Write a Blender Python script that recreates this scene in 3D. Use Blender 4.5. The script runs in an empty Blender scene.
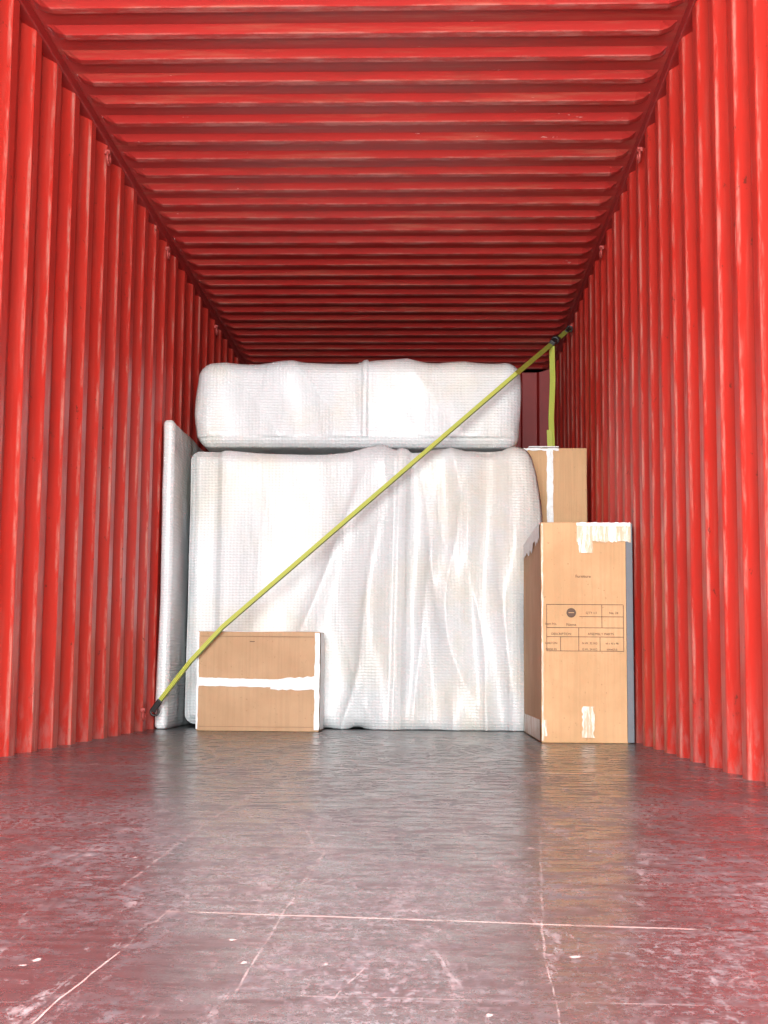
import bpy, math, random, bmesh
from mathutils import Vector, Matrix, noise
random.seed(7)
S=bpy.context.scene
XL,XR,H=-1.457,0.894,2.66
Y0,Y1=-1.3,10.7
CAMZ=0.285

# ---------------------------------------------------------------- helpers
def link(o):
    S.collection.objects.link(o); return o
def mesh_obj(name,verts,faces,mat=None,smooth=False,parent=None):
    me=bpy.data.meshes.new(name); me.from_pydata([tuple(v) for v in verts],[],faces); me.update()
    o=bpy.data.objects.new(name,me); link(o)
    if mat: me.materials.append(mat)
    if smooth:
        for p in me.polygons: p.use_smooth=True
    if parent: o.parent=parent
    return o
def empty(name,loc=(0,0,0)):
    e=bpy.data.objects.new(name,None); e.empty_display_size=.1; link(e); return e
def box(name,x0,x1,y0,y1,z0,z1,mat,bev=0,parent=None):
    v=[(x,y,z) for x in(x0,x1) for y in(y0,y1) for z in(z0,z1)]
    f=[(0,1,3,2),(4,6,7,5),(0,4,5,1),(2,3,7,6),(0,2,6,4),(1,5,7,3)]
    o=mesh_obj(name,v,f,mat,parent=parent)
    if bev:
        m=o.modifiers.new('bev','BEVEL'); m.width=bev; m.segments=3
    return o

class NT:
    def __init__(s,name):
        s.m=bpy.data.materials.new(name); s.m.use_nodes=True
        s.t=s.m.node_tree; s.b=s.t.nodes['Principled BSDF']
        s.co=s.t.nodes.new('ShaderNodeTexCoord').outputs['Object']
    def n(s,t,**k):
        nd=s.t.nodes.new(t)
        for a,b in k.items(): setattr(nd,a,b)
        return nd
    def L(s,a,b): s.t.links.new(a,b)
    def put(s,inp,v):
        if hasattr(v,'is_linked') : s.L(v,inp)
        else: inp.default_value=v
    def math(s,op,a,b=0.0,c=None,clamp=False):
        nd=s.n('ShaderNodeMath',operation=op); nd.use_clamp=clamp
        s.put(nd.inputs[0],a); s.put(nd.inputs[1],b)
        if c is not None: s.put(nd.inputs[2],c)
        return nd.outputs[0]
    def mul(s,*a):
        r=a[0]
        for q in a[1:]: r=s.math('MULTIPLY',r,q)
        return r
    def mapping(s,scale=(1,1,1),rot=(0,0,0),loc=(0,0,0)):
        nd=s.n('ShaderNodeMapping'); s.L(s.co,nd.inputs[0])
        nd.inputs['Scale'].default_value=scale; nd.inputs['Rotation'].default_value=rot; nd.inputs['Location'].default_value=loc
        return nd.outputs[0]
    def noise(s,scale=5,detail=4,rough=.5,sc=(1,1,1),loc=(0,0,0),rot=(0,0,0),dist=0):
        nd=s.n('ShaderNodeTexNoise'); s.L(s.mapping(sc,rot,loc),nd.inputs['Vector'])
        nd.inputs['Scale'].default_value=scale; nd.inputs['Detail'].default_value=detail
        nd.inputs['Roughness'].default_value=rough; nd.inputs['Distortion'].default_value=dist
        return nd.outputs['Fac']
    def ss(s,v,a,b,o0=0.0,o1=1.0):
        nd=s.n('ShaderNodeMapRange',interpolation_type='SMOOTHSTEP'); s.put(nd.inputs[0],v)
        nd.inputs[1].default_value=a; nd.inputs[2].default_value=b; nd.inputs[3].default_value=o0; nd.inputs[4].default_value=o1
        return nd.outputs[0]
    def mix(s,f,a,b):
        nd=s.n('ShaderNodeMix',data_type='RGBA'); s.put(nd.inputs[0],f)
        s.put(nd.inputs[6],a); s.put(nd.inputs[7],b); return nd.outputs[2]
    def xyz(s):
        nd=s.n('ShaderNodeSeparateXYZ'); s.L(s.co,nd.inputs[0]); return nd.outputs
    def bump(s,h,st=.3,d=.01,prev=None):
        nd=s.n('ShaderNodeBump'); s.L(h,nd.inputs['Height']); nd.inputs['Strength'].default_value=st; nd.inputs['Distance'].default_value=d
        if prev: s.L(prev,nd.inputs['Normal'])
        return nd.outputs[0]
    def out(s,col=None,rough=None,nrm=None,metal=None):
        if col is not None: s.put(s.b.inputs['Base Color'],col)
        if rough is not None: s.put(s.b.inputs['Roughness'],rough)
        if nrm is not None: s.L(nrm,s.b.inputs['Normal'])
        if metal is not None: s.b.inputs['Metallic'].default_value=metal
        return s.m
def C(r,g,b): return (r,g,b,1)

# ---------------------------------------------------------------- materials
def red_wall(name,side):
    m=NT(name); x,y,z=m.xyz()
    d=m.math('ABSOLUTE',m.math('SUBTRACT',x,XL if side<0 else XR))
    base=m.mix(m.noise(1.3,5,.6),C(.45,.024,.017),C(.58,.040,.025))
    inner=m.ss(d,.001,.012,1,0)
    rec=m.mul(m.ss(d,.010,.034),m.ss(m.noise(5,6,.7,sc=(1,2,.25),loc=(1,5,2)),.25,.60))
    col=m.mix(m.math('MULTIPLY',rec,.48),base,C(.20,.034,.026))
    st=m.noise(9,6,.7,sc=(1,4,.30))
    pale=m.math('MULTIPLY',m.ss(st,.50,.70),m.math('ADD',m.math('MULTIPLY',inner,.14),.10))
    col=m.mix(pale,col,C(.50,.28,.22))
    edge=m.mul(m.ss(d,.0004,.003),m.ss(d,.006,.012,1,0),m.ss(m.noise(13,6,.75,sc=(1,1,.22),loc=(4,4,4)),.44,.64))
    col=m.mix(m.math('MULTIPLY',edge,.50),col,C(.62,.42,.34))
    sc=m.noise(30,6,.78,sc=(1,2.4,.09),loc=(3,1,7))
    w=m.mul(m.ss(sc,.58,.66),inner,m.ss(m.noise(2.0,3),.46,.62))
    col=m.mix(m.math('MULTIPLY',w,.55),col,C(.72,.58,.50))
    rs=m.math('MULTIPLY',m.ss(m.noise(18,6,.7,loc=(9,2,2)),.64,.70),.8)
    col=m.mix(rs,col,C(.10,.03,.02))
    low=m.math('MULTIPLY',m.ss(z,.0,.30,1,0),m.ss(m.noise(24,5,.7,sc=(1,1,.4)),.42,.62))
    col=m.mix(m.math('MULTIPLY',low,.30),col,C(.42,.30,.27))
    return m.out(col,m.ss(m.noise(5,4),.3,.7,.36,.54),m.bump(m.noise(60,4),.12,.004))
def red_ceiling():
    m=NT('ceiling_paint'); x,y,z=m.xyz()
    base=m.mix(m.noise(1.1,5,.6),C(.40,.024,.021),C(.51,.037,.030))
    st=m.noise(7,6,.7,sc=(.25,3,1))
    col=m.mix(m.math('MULTIPLY',m.ss(st,.50,.72),.28),base,C(.55,.27,.16))
    br=m.math('MULTIPLY',m.ss(m.noise(4,6,.75,sc=(.5,1.5,1),loc=(1,9,0)),.50,.70),.45)
    col=m.mix(br,col,C(.24,.04,.03))
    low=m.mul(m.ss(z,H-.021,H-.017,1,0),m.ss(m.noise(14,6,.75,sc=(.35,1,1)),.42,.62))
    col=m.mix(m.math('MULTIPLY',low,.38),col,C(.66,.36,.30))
    sc=m.ss(m.noise(18,4,.8,sc=(.35,1.4,1),loc=(5,5,5)),.69,.72)
    col=m.mix(m.math('MULTIPLY',sc,.7),col,C(.75,.5,.45))
    return m.out(col,.5,m.bump(m.noise(50,4),.1,.004))
def plain(name,c,r=.5,metal=0,bump=0,var=.15,sc=20):
    m=NT(name)
    d=C(*[v*(1-var) for v in c]); 
    col=m.mix(m.noise(sc,4),d,C(*c))
    return m.out(col,r,m.bump(m.noise(sc*4,3),bump,.003) if bump else None,metal)
def floor_mat():
    m=NT('floor_plywood'); x,y,z=m.xyz()
    grain=m.noise(34,8,.8,sc=(.35,1.5,1))
    base=m.mix(m.ss(grain,.40,.60),C(.034,.032,.035),C(.125,.128,.135))
    base=m.mix(m.ss(m.noise(1.8,5,.6,sc=(1,.5,1)),.35,.65),base,C(.078,.074,.080))
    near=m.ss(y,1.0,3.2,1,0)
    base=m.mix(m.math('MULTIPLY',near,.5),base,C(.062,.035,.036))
    nf=m.math('MULTIPLY_ADD',near,-.25,1.0)
    d1=m.mul(m.ss(m.noise(3.2,10,.78,sc=(1,.45,1),dist=.5),.43,.62),m.ss(m.noise(34,8,.85,sc=(1,.6,1)),.45,.60))
    col=m.mix(m.mul(d1,nf,.62),base,C(.21,.27,.30))
    d2=m.mul(m.ss(m.noise(1.5,4,sc=(1,.6,1),loc=(4,8,0)),.44,.62),m.ss(m.noise(80,6,.85,sc=(1,.6,1)),.51,.59))
    col=m.mix(m.mul(d2,nf,.72),col,C(.34,.41,.44))
    d3=m.mul(m.ss(m.noise(6,8,.8,sc=(2.2,.35,1),rot=(0,0,.25),loc=(3,3,0),dist=.8),.54,.66),m.ss(m.noise(60,5,.8,sc=(1,.5,1)),.44,.60))
    col=m.mix(m.mul(d3,nf,.75),col,C(.42,.47,.49))
    d4=m.mul(m.ss(m.noise(5,8,.8,sc=(.6,1,1),rot=(0,0,-.5),loc=(1,6,0),dist=1.0),.56,.68),m.ss(m.noise(110,5,.8,loc=(5,5,5)),.44,.58))
    col=m.mix(m.math('MULTIPLY',d4,.65),col,C(.42,.45,.47))
    dk=m.ss(m.noise(10,7,.8,sc=(1,.5,1),loc=(8,1,0)),.60,.70)
    col=m.mix(m.math('MULTIPLY',dk,.6),col,C(.025,.020,.020))
    chip=m.ss(m.noise(17,3,.5,sc=(1,.6,1),loc=(2,7,0)),.715,.73)
    col=m.mix(m.math('MULTIPLY',chip,.85),col,C(.60,.60,.58))
    wob=m.math('MULTIPLY',m.math('SUBTRACT',m.noise(7,2),.5),.010)
    xx=m.math('ADD',x,wob); yy=m.math('ADD',y,wob)
    def seg(a,b,w):
        dx,dy=b[0]-a[0],b[1]-a[1]; L2=dx*dx+dy*dy
        px=m.math('SUBTRACT',xx,a[0]); py=m.math('SUBTRACT',yy,a[1])
        t=m.math('MULTIPLY_ADD',px,dx/L2,m.math('MULTIPLY',py,dy/L2),clamp=True)
        ex=m.math('MULTIPLY_ADD',t,-dx,px); ey=m.math('MULTIPLY_ADD',t,-dy,py)
        d=m.math('SQRT',m.math('MULTIPLY_ADD',ex,ex,m.math('MULTIPLY',ey,ey)))
        return m.ss(d,w*.4,w,1,0)
    seams=[((-.32,1.73),(.60,1.625),.0055),((-.17,4.36),(.90,4.15),.026),((-1.45,4.45),(-.17,4.36),.012),
           ((-1.4,6.55),(.9,6.4),.014),((-.33,1.1),(-.32,1.73),.0014)]
    scr=[((-.42,1.93),(-.44,2.8),.003),((-.44,2.8),(-.43,3.7),.004),((.053,2.86),(.067,2.28),.003),((.067,2.28),(.12,2.08),.0025),
         ((-.178,1.286),(-.18,2.0),.0015),((-.18,2.0),(-.175,2.5),.003),((.197,2.65),(.115,1.5),.0018),((.115,1.5),(.10,1.0),.0012),
         ((-.20,2.4),(-.62,5.2),.003)]
    for i in range(26):
        a=(random.uniform(-1,.8),random.uniform(1.1,6)); an=random.gauss(0,.45)+(math.pi/2 if random.random()<.5 else 0); l=random.uniform(.1,.6)
        scr.append((a,(a[0]+l*math.cos(an),a[1]+l*math.sin(an)),random.uniform(.001,.0024)))
    tot=None
    for a,b,w in scr:
        v=seg(a,b,w); tot=v if tot is None else m.math('MAXIMUM',tot,v)
    tot=m.math('MULTIPLY',tot,m.ss(m.noise(19,5,.7),.38,.62))
    col=m.mix(m.math('MULTIPLY',tot,.58),col,C(.42,.43,.43))
    ts=None
    for a,b,w in seams:
        v=seg(a,b,w); ts=v if ts is None else m.math('MAXIMUM',ts,v)
    sc=m.mix(m.ss(m.noise(8,4),.38,.52),C(.02,.013,.013),C(.46,.45,.43))
    col=m.mix(m.math('MULTIPLY',ts,.85),col,sc)
    dust=m.math('MAXIMUM',m.math('MAXIMUM',d1,d4),m.math('MAXIMUM',d2,d3))
    r=m.math('ADD',m.ss(m.noise(16,7,.8,sc=(.6,1,1)),.38,.62,.16,.33),m.math('MULTIPLY',dust,.28))
    h=m.math('ADD',m.noise(45,6,.75,sc=(.5,1.5,1)),m.math('MULTIPLY',m.noise(4,2),.4))
    m.b.inputs['IOR'].default_value=1.48
    m.put(m.b.inputs['Specular IOR Level'],m.math('MULTIPLY_ADD',dust,-.30,.55))
    return m.out(col,r,m.bump(h,.09,.003))
def wrap_mat():
    m=NT('white_padded_wrap')
    w=m.n('ShaderNodeTexWave',wave_type='BANDS',bands_direction='Z',wave_profile='SIN'); m.L(m.mapping(),w.inputs['Vector'])
    w.inputs['Scale'].default_value=20; w.inputs['Distortion'].default_value=2.2; w.inputs['Detail'].default_value=3; w.inputs['Detail Scale'].default_value=2.5
    w2=m.n('ShaderNodeTexWave',wave_type='BANDS',bands_direction='X'); m.L(m.mapping(),w2.inputs['Vector'])
    w2.inputs['Scale'].default_value=17; w2.inputs['Distortion'].default_value=2.4; w2.inputs['Detail'].default_value=2
    cell=m.math('MULTIPLY',m.math('MULTIPLY_ADD',w.outputs['Fac'],.7,.3),m.math('MULTIPLY_ADD',w2.outputs['Fac'],.5,.5))
    tint=m.ss(m.noise(1.7,5,.6,dist=.3),.44,.68)
    col=m.mix(m.math('MULTIPLY',tint,.65),C(.69,.715,.725),C(.70,.66,.55))
    grey=m.ss(m.noise(2.0,4,.55,sc=(1.8,1,.6),loc=(7,2,3)),.42,.72)
    col=m.mix(m.math('MULTIPLY',grey,.26),col,C(.45,.47,.50))
    col=m.mix(m.math('MULTIPLY',m.math('SUBTRACT',1.0,cell),.14),col,C(.38,.38,.38))
    r1=m.math('ABSOLUTE',m.math('SUBTRACT',m.noise(2.2,2,.4,sc=(2.0,1,.5),dist=.3,loc=(2,0,1)),.5))
    hh=m.math('ADD',m.noise(3.4,3,.42,sc=(2.2,1,.5),dist=.2),m.math('MULTIPLY',m.ss(r1,0,.08),.10))
    n1=m.bump(hh,.62,.034)
    m.b.inputs['Coat Weight'].default_value=.3; m.b.inputs['Coat Roughness'].default_value=.28
    return m.out(col,.40,m.bump(cell,.45,.006,n1))
def card_mat(name,c1,c2):
    m=NT(name)
    col=m.mix(m.ss(m.noise(3,5,.6),.35,.65),C(*c1),C(*c2))
    fl=m.noise(6,3,.5,sc=(14,14,.4))
    col=m.mix(m.math('MULTIPLY',m.ss(fl,.45,.6),.12),col,C(c1[0]*.6,c1[1]*.6,c1[2]*.6))
    sp=m.ss(m.noise(70,2),.70,.74)
    col=m.mix(m.math('MULTIPLY',sp,.5),col,C(.25,.13,.06))
    return m.out(col,.75,m.bump(m.math('ADD',fl,m.noise(9,3)),.18,.006))
def tape_mat():
    m=NT('white_tape')
    k=m.noise(30,5,.7,dist=1)
    col=m.mix(m.ss(k,.4,.7),C(.78,.79,.79),C(.66,.66,.65))
    return m.out(col,.35,m.bump(k,.5,.008))
def torn_mat():
    m=NT('torn_clear_tape')
    k=m.noise(22,6,.75,sc=(2.4,1,.35))
    col=m.mix(m.ss(k,.44,.60),C(.52,.33,.19),C(.74,.67,.58))
    return m.out(col,.35,m.bump(k,.3,.005))
def strap_mat():
    m=NT('yellow_webbing')
    w=m.n('ShaderNodeTexWave',wave_type='BANDS',bands_direction='DIAGONAL'); m.L(m.mapping(),w.inputs['Vector']); w.inputs['Scale'].default_value=60
    col=m.mix(w.outputs['Fac'],C(.33,.36,.04),C(.50,.53,.08))
    return m.out(col,.6,m.bump(w.outputs['Fac'],.3,.002))
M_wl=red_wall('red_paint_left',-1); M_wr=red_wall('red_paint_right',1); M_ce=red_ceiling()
M_rail=plain('red_rail_paint',(.36,.020,.018),.5,0,.15,.3,8)
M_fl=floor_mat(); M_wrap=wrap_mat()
M_c1=card_mat('cardboard_tan',(.44,.27,.145),(.51,.32,.18))
M_c2=card_mat('cardboard_worn',(.50,.295,.14),(.59,.355,.18))
M_tape=tape_mat(); M_torn=torn_mat()
M_ink=plain('printed_ink',(.13,.08,.055),.8)
M_fold=plain('card_fold',(.33,.19,.11),.8)
M_grey=plain('grey_edge_protector',(.13,.14,.16),.6,0,.3)
M_strap=strap_mat(); M_edge=plain('strap_edge_dark',(.10,.11,.03),.7)
M_steel=plain('dark_steel',(.05,.045,.045),.45,.7,.2)
M_ring=plain('painted_ring_steel',(.40,.06,.05),.5,.2,.3)
M_ply=plain('door_post_paint',(.55,.03,.02),.45)

# ---------------------------------------------------------------- container shell
def wall_profile(y):
    pts=[]; p=.278; D=.036
    while y<Y1:
        for dy,d in((0,0),(.070,0),(.138,D),(.210,D)): pts.append((min(y+dy,Y1),d))
        y+=p
    pts.append((Y1,0)); return pts
def side_wall(name,xin,s,mat,y0):
    v=[];f=[]
    P=wall_profile(y0); zs=[0,.08,.6,1.2,1.8,2.35,H-.05]
    for y,d in P:
        for i,z in enumerate(zs): v.append((xin+s*d,y,z))
    n=len(zs)
    for i in range(len(P)-1):
        for j in range(n-1):
            a=i*n+j; q=(a,a+n,a+n+1,a+1); f.append(q if s>0 else q[::-1])
    o=mesh_obj(name,v,f,mat)
    mo=o.modifiers.new('bev','BEVEL'); mo.width=.008; mo.segments=2; mo.limit_method='ANGLE'; mo.angle_limit=.3
    return o
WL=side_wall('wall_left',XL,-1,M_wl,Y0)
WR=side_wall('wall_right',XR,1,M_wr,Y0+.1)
v=[];f=[];x=XL-.04; P=[]
while x<XR+.04:
    for dx,d in((0,0),(.11,0),(.128,.045),(.238,.045)): P.append((min(x+dx,XR+.04),d))
    x+=.256
for xx,d in P: v+= [(xx,Y1+d,0),(xx,Y1+d,H)]
for i in range(len(P)-1): f.append((2*i,2*i+1,2*i+3,2*i+2))
mesh_obj('wall_back',v,f,M_rail)
v=[];f=[]
xs=[XL-.045,XL+.02,XL+.045,XL+.08,-.3,.2,XR-.08,XR-.045,XR-.02,XR+.045]; amp=[0,0,.5,1,1,1,1,.5,0,0]
P=[];y=Y0+.03
P.append((Y0,0))
while y<Y1:
    for dy,d in((0,0),(.085,0),(.122,1),(.160,1),(.197,0)): P.append((min(y+dy,Y1),d))
    y+=.209
P.append((Y1+.05,0))
for yy,d in P:
    for xx,a in zip(xs,amp): v.append((xx,yy,H-.022*d*a))
n=len(xs)
for i in range(len(P)-1):
    for j in range(n-1): a=i*n+j; f.append((a,a+n,a+n+1,a+1))
o=mesh_obj('ceiling',v,f,M_ce)
mo=o.modifiers.new('bev','BEVEL'); mo.width=.006; mo.segments=2; mo.limit_method='ANGLE'; mo.angle_limit=.3
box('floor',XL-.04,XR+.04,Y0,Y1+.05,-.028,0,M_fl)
box('trim_1',XL-.06,XL+.008,Y0,Y1,H-.05,H-.002,M_rail,.006)
box('trim_2',XR-.008,XR+.06,Y0,Y1,H-.05,H-.002,M_rail,.006)
fr=empty('door_1')
for nm,a in (('post_left',(XL-.15,XL,Y0-.15,Y0,-.15,H+.1)),('post_right',(XR,XR+.15,Y0-.15,Y0,-.15,H+.1)),
             ('header',(XL,XR,Y0-.15,Y0,H,H+.1)),('sill',(XL,XR,Y0-.15,Y0,-.15,0))):
    box(nm,*a,M_ply,.01,fr)

def torus(name,c,R,r,axis,mat,parent,sx=1.0):
    v=[];f=[];N,K=28,10
    for i in range(N):
        a=2*math.pi*i/N
        for j in range(K):
            b=2*math.pi*j/K; q=(R+r*math.cos(b))
            u,w,t=q*math.cos(a)*sx,q*math.sin(a),r*math.sin(b)
            p={'x':(t,u,w),'y':(u,t,w),'z':(u,w,t)}[axis]
            v.append((c[0]+p[0],c[1]+p[1],c[2]+p[2]))
    for i in range(N):
        for j in range(K): f.append((i*K+j,((i+1)%N)*K+j,((i+1)%N)*K+(j+1)%K,i*K+(j+1)%K))
    return mesh_obj(name,v,f,mat,True,parent)
def ring(side,y,z):
    x=XL if side<0 else XR; s=1 if side<0 else -1; e=WL if side<0 else WR
    torus('lashing_ring_loop',(x+s*.014,y,z-.02),.026,.006,'x',M_ring,e)
    box('lashing_ring_bracket',min(x-s*.002,x+s*.022),max(x-s*.002,x+s*.022),y-.016,y+.016,z-.004,z+.016,M_ring,.003,e)
for y in (1.1,3.3,5.9,7.3,9.0):
    ring(-1,y,H-.10)
    ring(1,y,H-.10)
for y in (3.5,7.0): ring(-1,y,.10)
for y in (3.5,): ring(1,y,.10)

# ---------------------------------------------------------------- wrapped goods
def wrapped(name,b,r,disp,nx,ny,nz,parent=None):
    x0,x1,y0,y1,z0,z1=b; vid={}; v=[]; f=[]
    def add(i,j,k):
        key=(i,j,k)
        if key in vid: return vid[key]
        p=Vector((x0+(x1-x0)*i/nx,y0+(y1-y0)*j/ny,z0+(z1-z0)*k/nz))
        q=Vector((min(max(p.x,x0+r),x1-r),min(max(p.y,y0+r),y1-r),min(max(p.z,z0+r),z1-r)))
        d=p-q; 
        nrm=d.normalized() if d.length>1e-6 else Vector((0,-1,0))
        p=q+nrm*r if d.length>1e-6 else p
        p=p+disp(p,nrm)
        if p.z<z0+.002: p.z=z0+.002
        vid[key]=len(v); v.append(p); return vid[key]
    for i in range(nx):
        for k in range(nz):
            f.append((add(i,0,k),add(i+1,0,k),add(i+1,0,k+1),add(i,0,k+1)))
            f.append((add(i,ny,k),add(i,ny,k+1),add(i+1,ny,k+1),add(i+1,ny,k)))
        for j in range(ny):
            f.append((add(i,j,0),add(i,j+1,0),add(i+1,j+1,0),add(i+1,j,0)))
            f.append((add(i,j,nz),add(i+1,j,nz),add(i+1,j+1,nz),add(i,j+1,nz)))
    for j in range(ny):
        for k in range(nz):
            f.append((add(0,j,k),add(0,j,k+1),add(0,j+1,k+1),add(0,j+1,k)))
            f.append((add(nx,j,k),add(nx,j+1,k),add(nx,j+1,k+1),add(nx,j,k+1)))
    return mesh_obj(name,v,f,M_wrap,True,parent)
def nz3(x,y,z): return noise.noise(Vector((x,y,z)))
def crease(t,w): return math.exp(-(t/w)**2)
def sm(t,a,b):
    u=min(1,max(0,(t-a)/(b-a))); return u*u*(3-2*u)
def sg(x,c,w): return 1/(1+math.exp(-max(-60,min(60,(x-c)/w))))
def disp_main(p,n):
    x,z=p.x,p.z
    k=sg(x,-.42,.10)
    warp=.25*nz3(x*1.1,0,z*1.1+4)
    low=1-.35*sm(z,.0,1.5)
    a=nz3((x+warp*.7+.10*(1.5-z)*(x))*4.6,3.1,z*.6)*.105*k*low
    a+=(.45-abs(nz3((x+warp)*3.0+z*.6,7,z*.8)))*.085*k
    a+=nz3(x*2.2,9,z*2.2)*.022
    for cx,sl,am,wd in((-.22,-.38,.055,.03),(-.10,.30,.075,.035),(.16,.16,.080,.04),(.33,.10,.060,.03),(-.35,-.8,.045,.028),(.02,-.2,.06,.03),(-.55,.25,.020,.035),(-.9,-.2,.010,.05),(.42,.05,.04,.02)):
        t=x-(cx+sl*(1.45-z)*.5)+.05*nz3(cx*5,z*1.6,1)
        s=math.exp(-abs(t)/wd) if t<0 else math.exp(-(t/(wd*2.4))**2)
        a+=am*s*min(1,max(0,(1.5-z)*1.8))*(.5+.8*nz3(x*1.5,cx*9,z*1.5))
    a+=.022*sg(x,-.215+.02*(z-.7),.005)-.022*sg(x,-.155+.02*(z-.7),.005)
    a-=.030*(1-sg(x,-1.17,.007))
    w=1.0 if n.y<-.3 else .25
    d=n*(a*w-.012)
    if p.x>.2 and p.y<7.9:
        d.x+=.050*max(0,n.x)*math.exp(-((z-1.15)/.38)**2)*math.exp(-max(0,p.y-7.65)/.12)
    d.z+=sm(z,1.0,1.5)*(.014*math.sin(x*3.3+.4)-.006)
    return d
e=empty('wrapped_sofa')
wrapped('padding',(-1.358,.475,7.50,8.45,0,1.515),.075,disp_main,260,50,190,e)
def disp_top(p,n):
    x,z=p.x,p.z
    a=nz3(x*2.2,5,z*2.5)*.024+nz3(x*6,1,z*2.2)*.008
    a+=(.5-abs(nz3(x*2.6+z*1.4,17,z*1.2)))*.026
    a-=.012*crease(x+.415,.008)
    a+=.014*(sm(x,-.43,-.42)-sm(x,-.38,-.37))
    top=n.z>.5
    d=n*((a if n.y<-.3 or top else a*.5) if n.z>-.3 else 0.0)
    d.z+=sm(z,1.6,2.0)*(-.014*abs(x+.42)**2+.003*nz3(x*4,0,0)-.006*crease(x+.42,.06))
    d.x+= .03*sm(x,0,.45)*(z-1.78)*-.3
    return d
e=empty('wrapped_mattress')
wrapped('padding',(-1.325,.465,7.62,8.45,1.540,2.03),.080,disp_top,240,50,90,e)
def disp_panel(p,n):
    z=p.z; d=n*(nz3(p.x*6,p.y*5,z*2.0)*.009+nz3(1,p.y*9+2,z*3)*.003)
    d.x+=.008*math.sin(z*2)-.004
    return d
e=empty('wrapped_tabletop')
wrapped('padding',(-1.442,-1.380,7.28,8.30,0,1.63),.026,disp_panel,16,90,130,e)

# ---------------------------------------------------------------- cardboard boxes
def patch(name,pts,mat,parent,th=.0012):
    y,o=pts; n=len(o)
    v=[(a,y,b) for a,b in o]+[(a,y-th,b) for a,b in o]
    f=[tuple(range(n)),tuple(range(2*n-1,n-1,-1))]+[(i,i+n,(i+1)%n+n,(i+1)%n) for i in range(n)]
    return mesh_obj(name,v,f,mat,False,parent)
def jag_strip(name,x0,x1,z0,z1,y,mat,parent,jag=.004,n=24,vertical=False,bulge=.001,z0b=None,z1b=None):
    a=[];b=[]
    if z0b is None: z0b=z0
    if z1b is None: z1b=z1
    for i in range(n+1):
        t=i/n
        if vertical:
            z=z0+(z1-z0)*t; a.append((x0+random.uniform(-jag,jag),z)); b.append((x1+random.uniform(-jag,jag),z))
        else:
            x=x0+(x1-x0)*t; a.append((x,z0+(z0b-z0)*t+random.uniform(-jag,jag))); b.append((x,z1+(z1b-z1)*t+random.uniform(-jag,jag)))
    v=[];f=[]
    for (p,q) in zip(a,b):
        for s in range(4):
            t=s/3; v.append((p[0]+(q[0]-p[0])*t,y-.0015-random.uniform(0,bulge),p[1]+(q[1]-p[1])*t))
    for i in range(n):
        for s in range(3): f.append((i*4+s,(i+1)*4+s,(i+1)*4+s+1,i*4+s+1))
    return mesh_obj(name,v,f,mat,True,parent)
def side_strip(name,x,y0,y1,z0,z1,mat,parent,s=1):
    v=[(x+s*.0015,y0,z0),(x+s*.0015,y1,z0),(x+s*.0015,y1,z1),(x+s*.0015,y0,z1)]
    return mesh_obj(name,v,[(0,1,2,3)],mat,False,parent)
def carton(name,x0,x1,y0,y1,z1,mat,bow=.006):
    e=empty(name)
    bm=bmesh.new(); bmesh.ops.create_cube(bm,size=1)
    bmesh.ops.subdivide_edges(bm,edges=bm.edges[:],cuts=9,use_grid_fill=True)
    for q in bm.verts:
        u,w,t=q.co*2
        bx=(1-w*w)*(1-t*t); by=(1-u*u)*(1-t*t); bz=(1-u*u)*(1-w*w)
        X=(x0+x1)/2+u*(x1-x0)/2; Y=(y0+y1)/2+w*(y1-y0)/2; Z=z1/2+t*z1/2
        if abs(u)>.99: X+=u*bow*bx*.4
        if abs(w)>.99: Y+=w*bow*by*.4
        if t>.99: Z+=-bow*bz
        j=nz3(X*4,Y*4,Z*4)*.003
        if t<-.99: j=0
        q.co=(X+j,Y+j,max(0.001,Z+j))
    me=bpy.data.meshes.new('body'); bm.to_mesh(me); bm.free(); me.materials.append(mat)
    o=bpy.data.objects.new('body',me); link(o); o.parent=e
    m=o.modifiers.new('bev','BEVEL'); m.width=.004; m.segments=2; m.limit_method='ANGLE'; m.angle_limit=.8
    ym=(y0+y1)/2
    box('flap_gap',x0+.01,x1-.01,ym-.002,ym+.002,z1-.004,z1+.002,M_ink,0,e)
    box('top_tape',x0+.002,x1-.002,ym-.025,ym+.025,z1+.0005,z1+.003,M_tape,0,e)
    return e
ya=7.15
e=carton('cardboard_box',-1.205,-.582,ya,ya+.25,.505,M_c1)
yf=ya-.005
jag_strip('tape_band',-1.204,-.80,.228,.270,yf,M_tape,e,.0015,26,False,.004,.222,.262)
jag_strip('tape_band_end',-.83,-.580,.212,.262,yf-.003,M_tape,e,.004,12,False,.006,.212,.282)
jag_strip('tape_edge_left',-1.207,-1.198,.01,.50,yf,M_tape,e,.0012,20,True)
jag_strip('tape_edge_right',-.606,-.580,.01,.50,yf,M_tape,e,.002,20,True,.003)
side_strip('tape_side',-.578,ya+.001,ya+.24,.01,.50,M_tape,e)
jag_strip('top_fold_line',-1.19,-.61,.478,.481,yf,M_fold,e,.0006,10)
box('staple_mark',-.94,-.915,yf-.002,yf,.452,.456,M_ink,0,e)
jag_strip('base_crease',-1.19,-.61,.022,.025,yf+.0005,M_fold,e,.0006,10)

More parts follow.
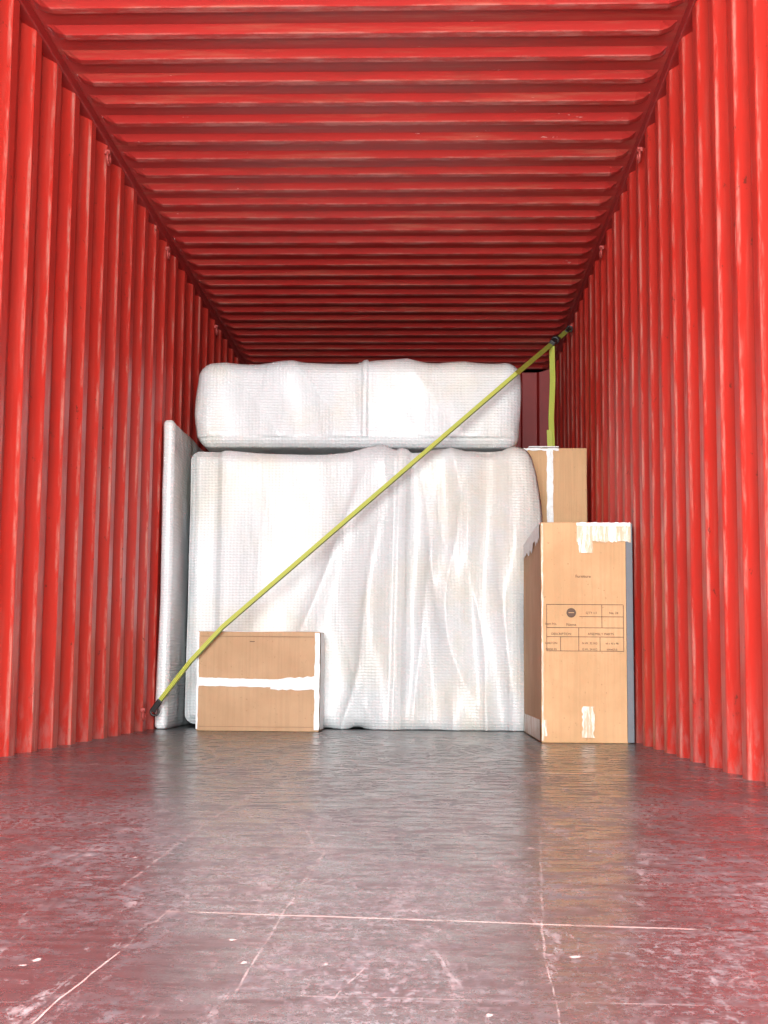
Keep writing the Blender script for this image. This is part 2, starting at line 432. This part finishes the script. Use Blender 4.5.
ya=6.22
e=carton('cardboard_box',.472,.862,ya,ya+1.2,.972,M_c2,.01)
yf=ya-.006
def PX(px): return (px-434)*ya/1400
def PZ(py): return CAMZ+(678-py)*ya/1400
box('edge_protector',.846,.876,ya-.010,ya+1.2,.004,.968,M_grey,.003,e)
jag_strip('torn_tape_top',.63,.868,.885,.966,yf-.004,M_torn,e,.005,30)
jag_strip('torn_tape_drip',.64,.70,.835,.95,yf-.003,M_torn,e,.006,14,True)
jag_strip('tape_top_edge',.63,.866,.955,.970,yf-.006,M_tape,e,.002,20)
jag_strip('torn_tape_base',.65,.70,.025,.16,yf-.003,M_torn,e,.004,12,True)
jag_strip('worn_corner_edge',.474,.481,.01,.965,yf-.001,M_torn,e,.002,40,True)
jag_strip('torn_tape_foot',.482,.494,.03,.10,yf-.002,M_torn,e,.002,8,True)
v=[];f=[]
for i in range(21):
    t=i/20; v+=[(.4665,ya+.02+t*1.1,.972),(.4665,ya+.02+t*1.1,.972-.05-random.uniform(0,.05))]
for i in range(20): f.append((2*i,2*i+1,2*i+3,2*i+2))
mesh_obj('side_tape',v,f,M_tape,False,e)
side_strip('side_base_tape',.468,ya+.02,ya+1.1,.01,.10,M_torn,e,-1)
def hl(x0,x1,z,t=.0022): patch('print_line',(yf-.0005,[(x0,z),(x1,z),(x1,z+t),(x0,z+t)]),M_ink,e,.0006)
def vl(x,z0,z1,t=.0022): patch('print_line',(yf-.0005,[(x,z0),(x+t,z0),(x+t,z1),(x,z1)]),M_ink,e,.0006)
L0,L1=.495,.832
for py in (606,629,638,652): hl(L0,L1,PZ(py))
hl(PX(578),L1,PZ(618))
vl(L0,PZ(652),PZ(606)); vl(L1,PZ(652),PZ(606)); vl(PX(600),PZ(629),PZ(606)); vl(PX(577),PZ(652),PZ(629))
vl(PX(559),PZ(652),PZ(638)); vl(PX(598),PZ(652),PZ(638))
n=24; cx,cz=PX(570),PZ(614)
patch('print_roundel',(yf-.001,[(cx+.021*math.cos(-2*math.pi*i/n),cz+.021*math.sin(-2*math.pi*i/n)) for i in range(n)]),M_ink,e,.0006)
patch('print_roundel_bar',(yf-.002,[(cx-.012,cz-.001),(cx+.012,cz-.001),(cx+.012,cz+.002),(cx-.012,cz+.002)]),M_c2,e,.0006)
def text(s,px,py,size,al='CENTER'):
    c=bpy.data.curves.new('print_text','FONT'); c.body=s; c.size=size; c.align_x=al; c.extrude=.0003
    c.materials.append(M_ink)
    o=bpy.data.objects.new('print_text',c); link(o); o.location=(PX(px),yf-.0015,PZ(py)); o.rotation_euler=(math.pi/2,0,0); o.parent=e
for s,px,py,z in (('Furniture',582,579,.018),('Name',570,627,.018),('Item No.',550,626,.014),('QTY 1/1',590,615,.014),('No. 24',612,615,.014),
    ('DESCRIPTION',560,636,.014),('ASSEMBLY PARTS',599,636,.015),('CARTON',550,645,.013),('N.W. 22 KG',588,645,.013),('60 x 40 x 98',610,645,.011),
    ('MADE IN',550,651,.012),('G.W. 24 KG',588,651,.013),('HANDLE',610,651,.012)):
    text(s,px,py,z)
ya=7.86
e=carton('cardboard_box',.50,.858,ya,ya+.75,1.575,M_c2)
yf=ya-.005
jag_strip('tape_vertical',.632,.668,1.0,1.570,yf,M_tape,e,.002,24,True,.003)
jag_strip('tape_top_edge',.502,.70,1.560,1.573,yf-.001,M_tape,e,.003,14)
box('lid_flap',.53,.70,ya-.015,ya+.3,1.5775,1.584,M_tape,.002,e)

# ---------------------------------------------------------------- ratchet strap
st=empty('ratchet_strap')
def ribbon(name,pts,width,wd,mat,th=.003,n=14):
    P=[]
    for a,b in zip(pts[:-1],pts[1:]):
        for i in range(n): P.append(a.lerp(b,i/n))
    P.append(pts[-1]); v=[];f=[]
    for i,p in enumerate(P):
        t=(P[min(i+1,len(P)-1)]-P[max(i-1,0)]).normalized()
        side=t.cross(wd).normalized()*width/2; q=wd*th/2
        v+=[p-side-q,p+side-q,p+side+q,p-side+q]
    for i in range(len(P)-1):
        for k in range(4): f.append((i*4+k,(i+1)*4+k,(i+1)*4+(k+1)%4,i*4+(k+1)%4))
    f+=[(0,1,2,3),((len(P)-1)*4+3,(len(P)-1)*4+2,(len(P)-1)*4+1,(len(P)-1)*4)]
    return mesh_obj(name,v,f,mat,False,st)
A=Vector((XL+.035,7.16,.115)); A2=Vector((-1.23,7.08,.350)); B=Vector((-1.07,7.08,.525)); Cc=Vector((.437,7.40,1.905)); Dd=Vector((.870,8.93,2.535))
fwd=Vector((0,-1,0))
path=[A,A2,B,Cc]
ribbon('webbing',path,.026,fwd,M_strap)
ribbon('webbing_line',[q+Vector((.007,-.0018,-.007)) for q in path],.006,fwd,M_edge,.003)
ribbon('webbing_rear',[Cc,Dd],.028,fwd,M_strap)
E=Cc.lerp(Dd,.62)
def obox(name,a,b,w,h,mat):
    d=(b-a); L=d.length; z=d.normalized(); x=z.cross(Vector((0,-1,0))).normalized(); y=z.cross(x)
    v=[]
    for s in(0,1):
        for sx,sy in((-1,-1),(1,-1),(1,1),(-1,1)): v.append(a+z*L*s+x*sx*w/2+y*sy*h/2)
    f=[(0,1,2,3),(7,6,5,4),(0,4,5,1),(1,5,6,2),(2,6,7,3),(3,7,4,0)]
    o=mesh_obj(name,v,f,mat,False,st); m=o.modifiers.new('b','BEVEL'); m.width=.004; m.segments=2; return o
obox('ratchet_frame',Cc.lerp(Dd,.62)+Vector((0,-.02,0)),Cc.lerp(Dd,.74)+Vector((0,-.02,0)),.036,.025,M_steel)
torus('ratchet_drum',tuple(Cc.lerp(Dd,.68)+Vector((0,-.03,0))),.018,.008,'y',M_steel,st)
obox('end_hook',Cc.lerp(Dd,.92),Dd,.024,.016,M_steel)
torus('hook_eye',tuple(Dd),.018,.005,'y',M_steel,st)
obox('start_hook',A+Vector((-.012,0,-.02)),A.lerp(A2,.16),.030,.014,M_steel)
torus('hook_eye',tuple(A+Vector((0,0,-.02))),.020,.006,'y',M_steel,st)
F=Vector((E.x,E.y,1.60))
T=[E, E.lerp(F,.33)+Vector((.004,0,0)),E.lerp(F,.66)+Vector((-.006,0,0)),F]
ribbon('loose_tail',T,.034,Vector((.25,-.96,0)).normalized(),M_strap)
ribbon('loose_tail_end',[F+Vector((0,-.004,0)),F+Vector((-.015,-.02,.03)),F+Vector((-.02,-.03,.16))],.03,fwd,M_strap)

# ---------------------------------------------------------------- light
w=bpy.data.worlds.new('daylight'); S.world=w; w.use_nodes=True
bg=w.node_tree.nodes['Background']; bg.inputs[0].default_value=(.94,1.0,1.0,1); bg.inputs[1].default_value=48
ld=bpy.data.lights.new('door_portal','AREA'); ld.shape='RECTANGLE'; ld.size=XR-XL; ld.size_y=H
ld.cycles.is_portal=True
lo=bpy.data.objects.new('door_portal',ld); link(lo); lo.location=((XL+XR)/2,Y0-.16,H/2); lo.rotation_euler=(math.radians(90),0,0)

# ---------------------------------------------------------------- camera
cd=bpy.data.cameras.new('camera'); cam=bpy.data.objects.new('camera',cd); link(cam)
cd.sensor_fit='VERTICAL'; cd.sensor_height=36; cd.sensor_width=27; cd.lens=1400/1024*36; cd.clip_start=.05
pitch=math.atan(164/1400); yaw=math.atan(51/1400)
cam.matrix_world=Matrix.Translation((0,0,CAMZ))@Matrix.Rotation(yaw,4,'Z')@Matrix.Rotation(math.pi/2+pitch,4,'X')@Matrix.Rotation(math.radians(.5),4,'Z')
S.camera=cam
S.view_settings.view_transform='Standard'
S.view_settings.look='None'
S.view_settings.exposure=0
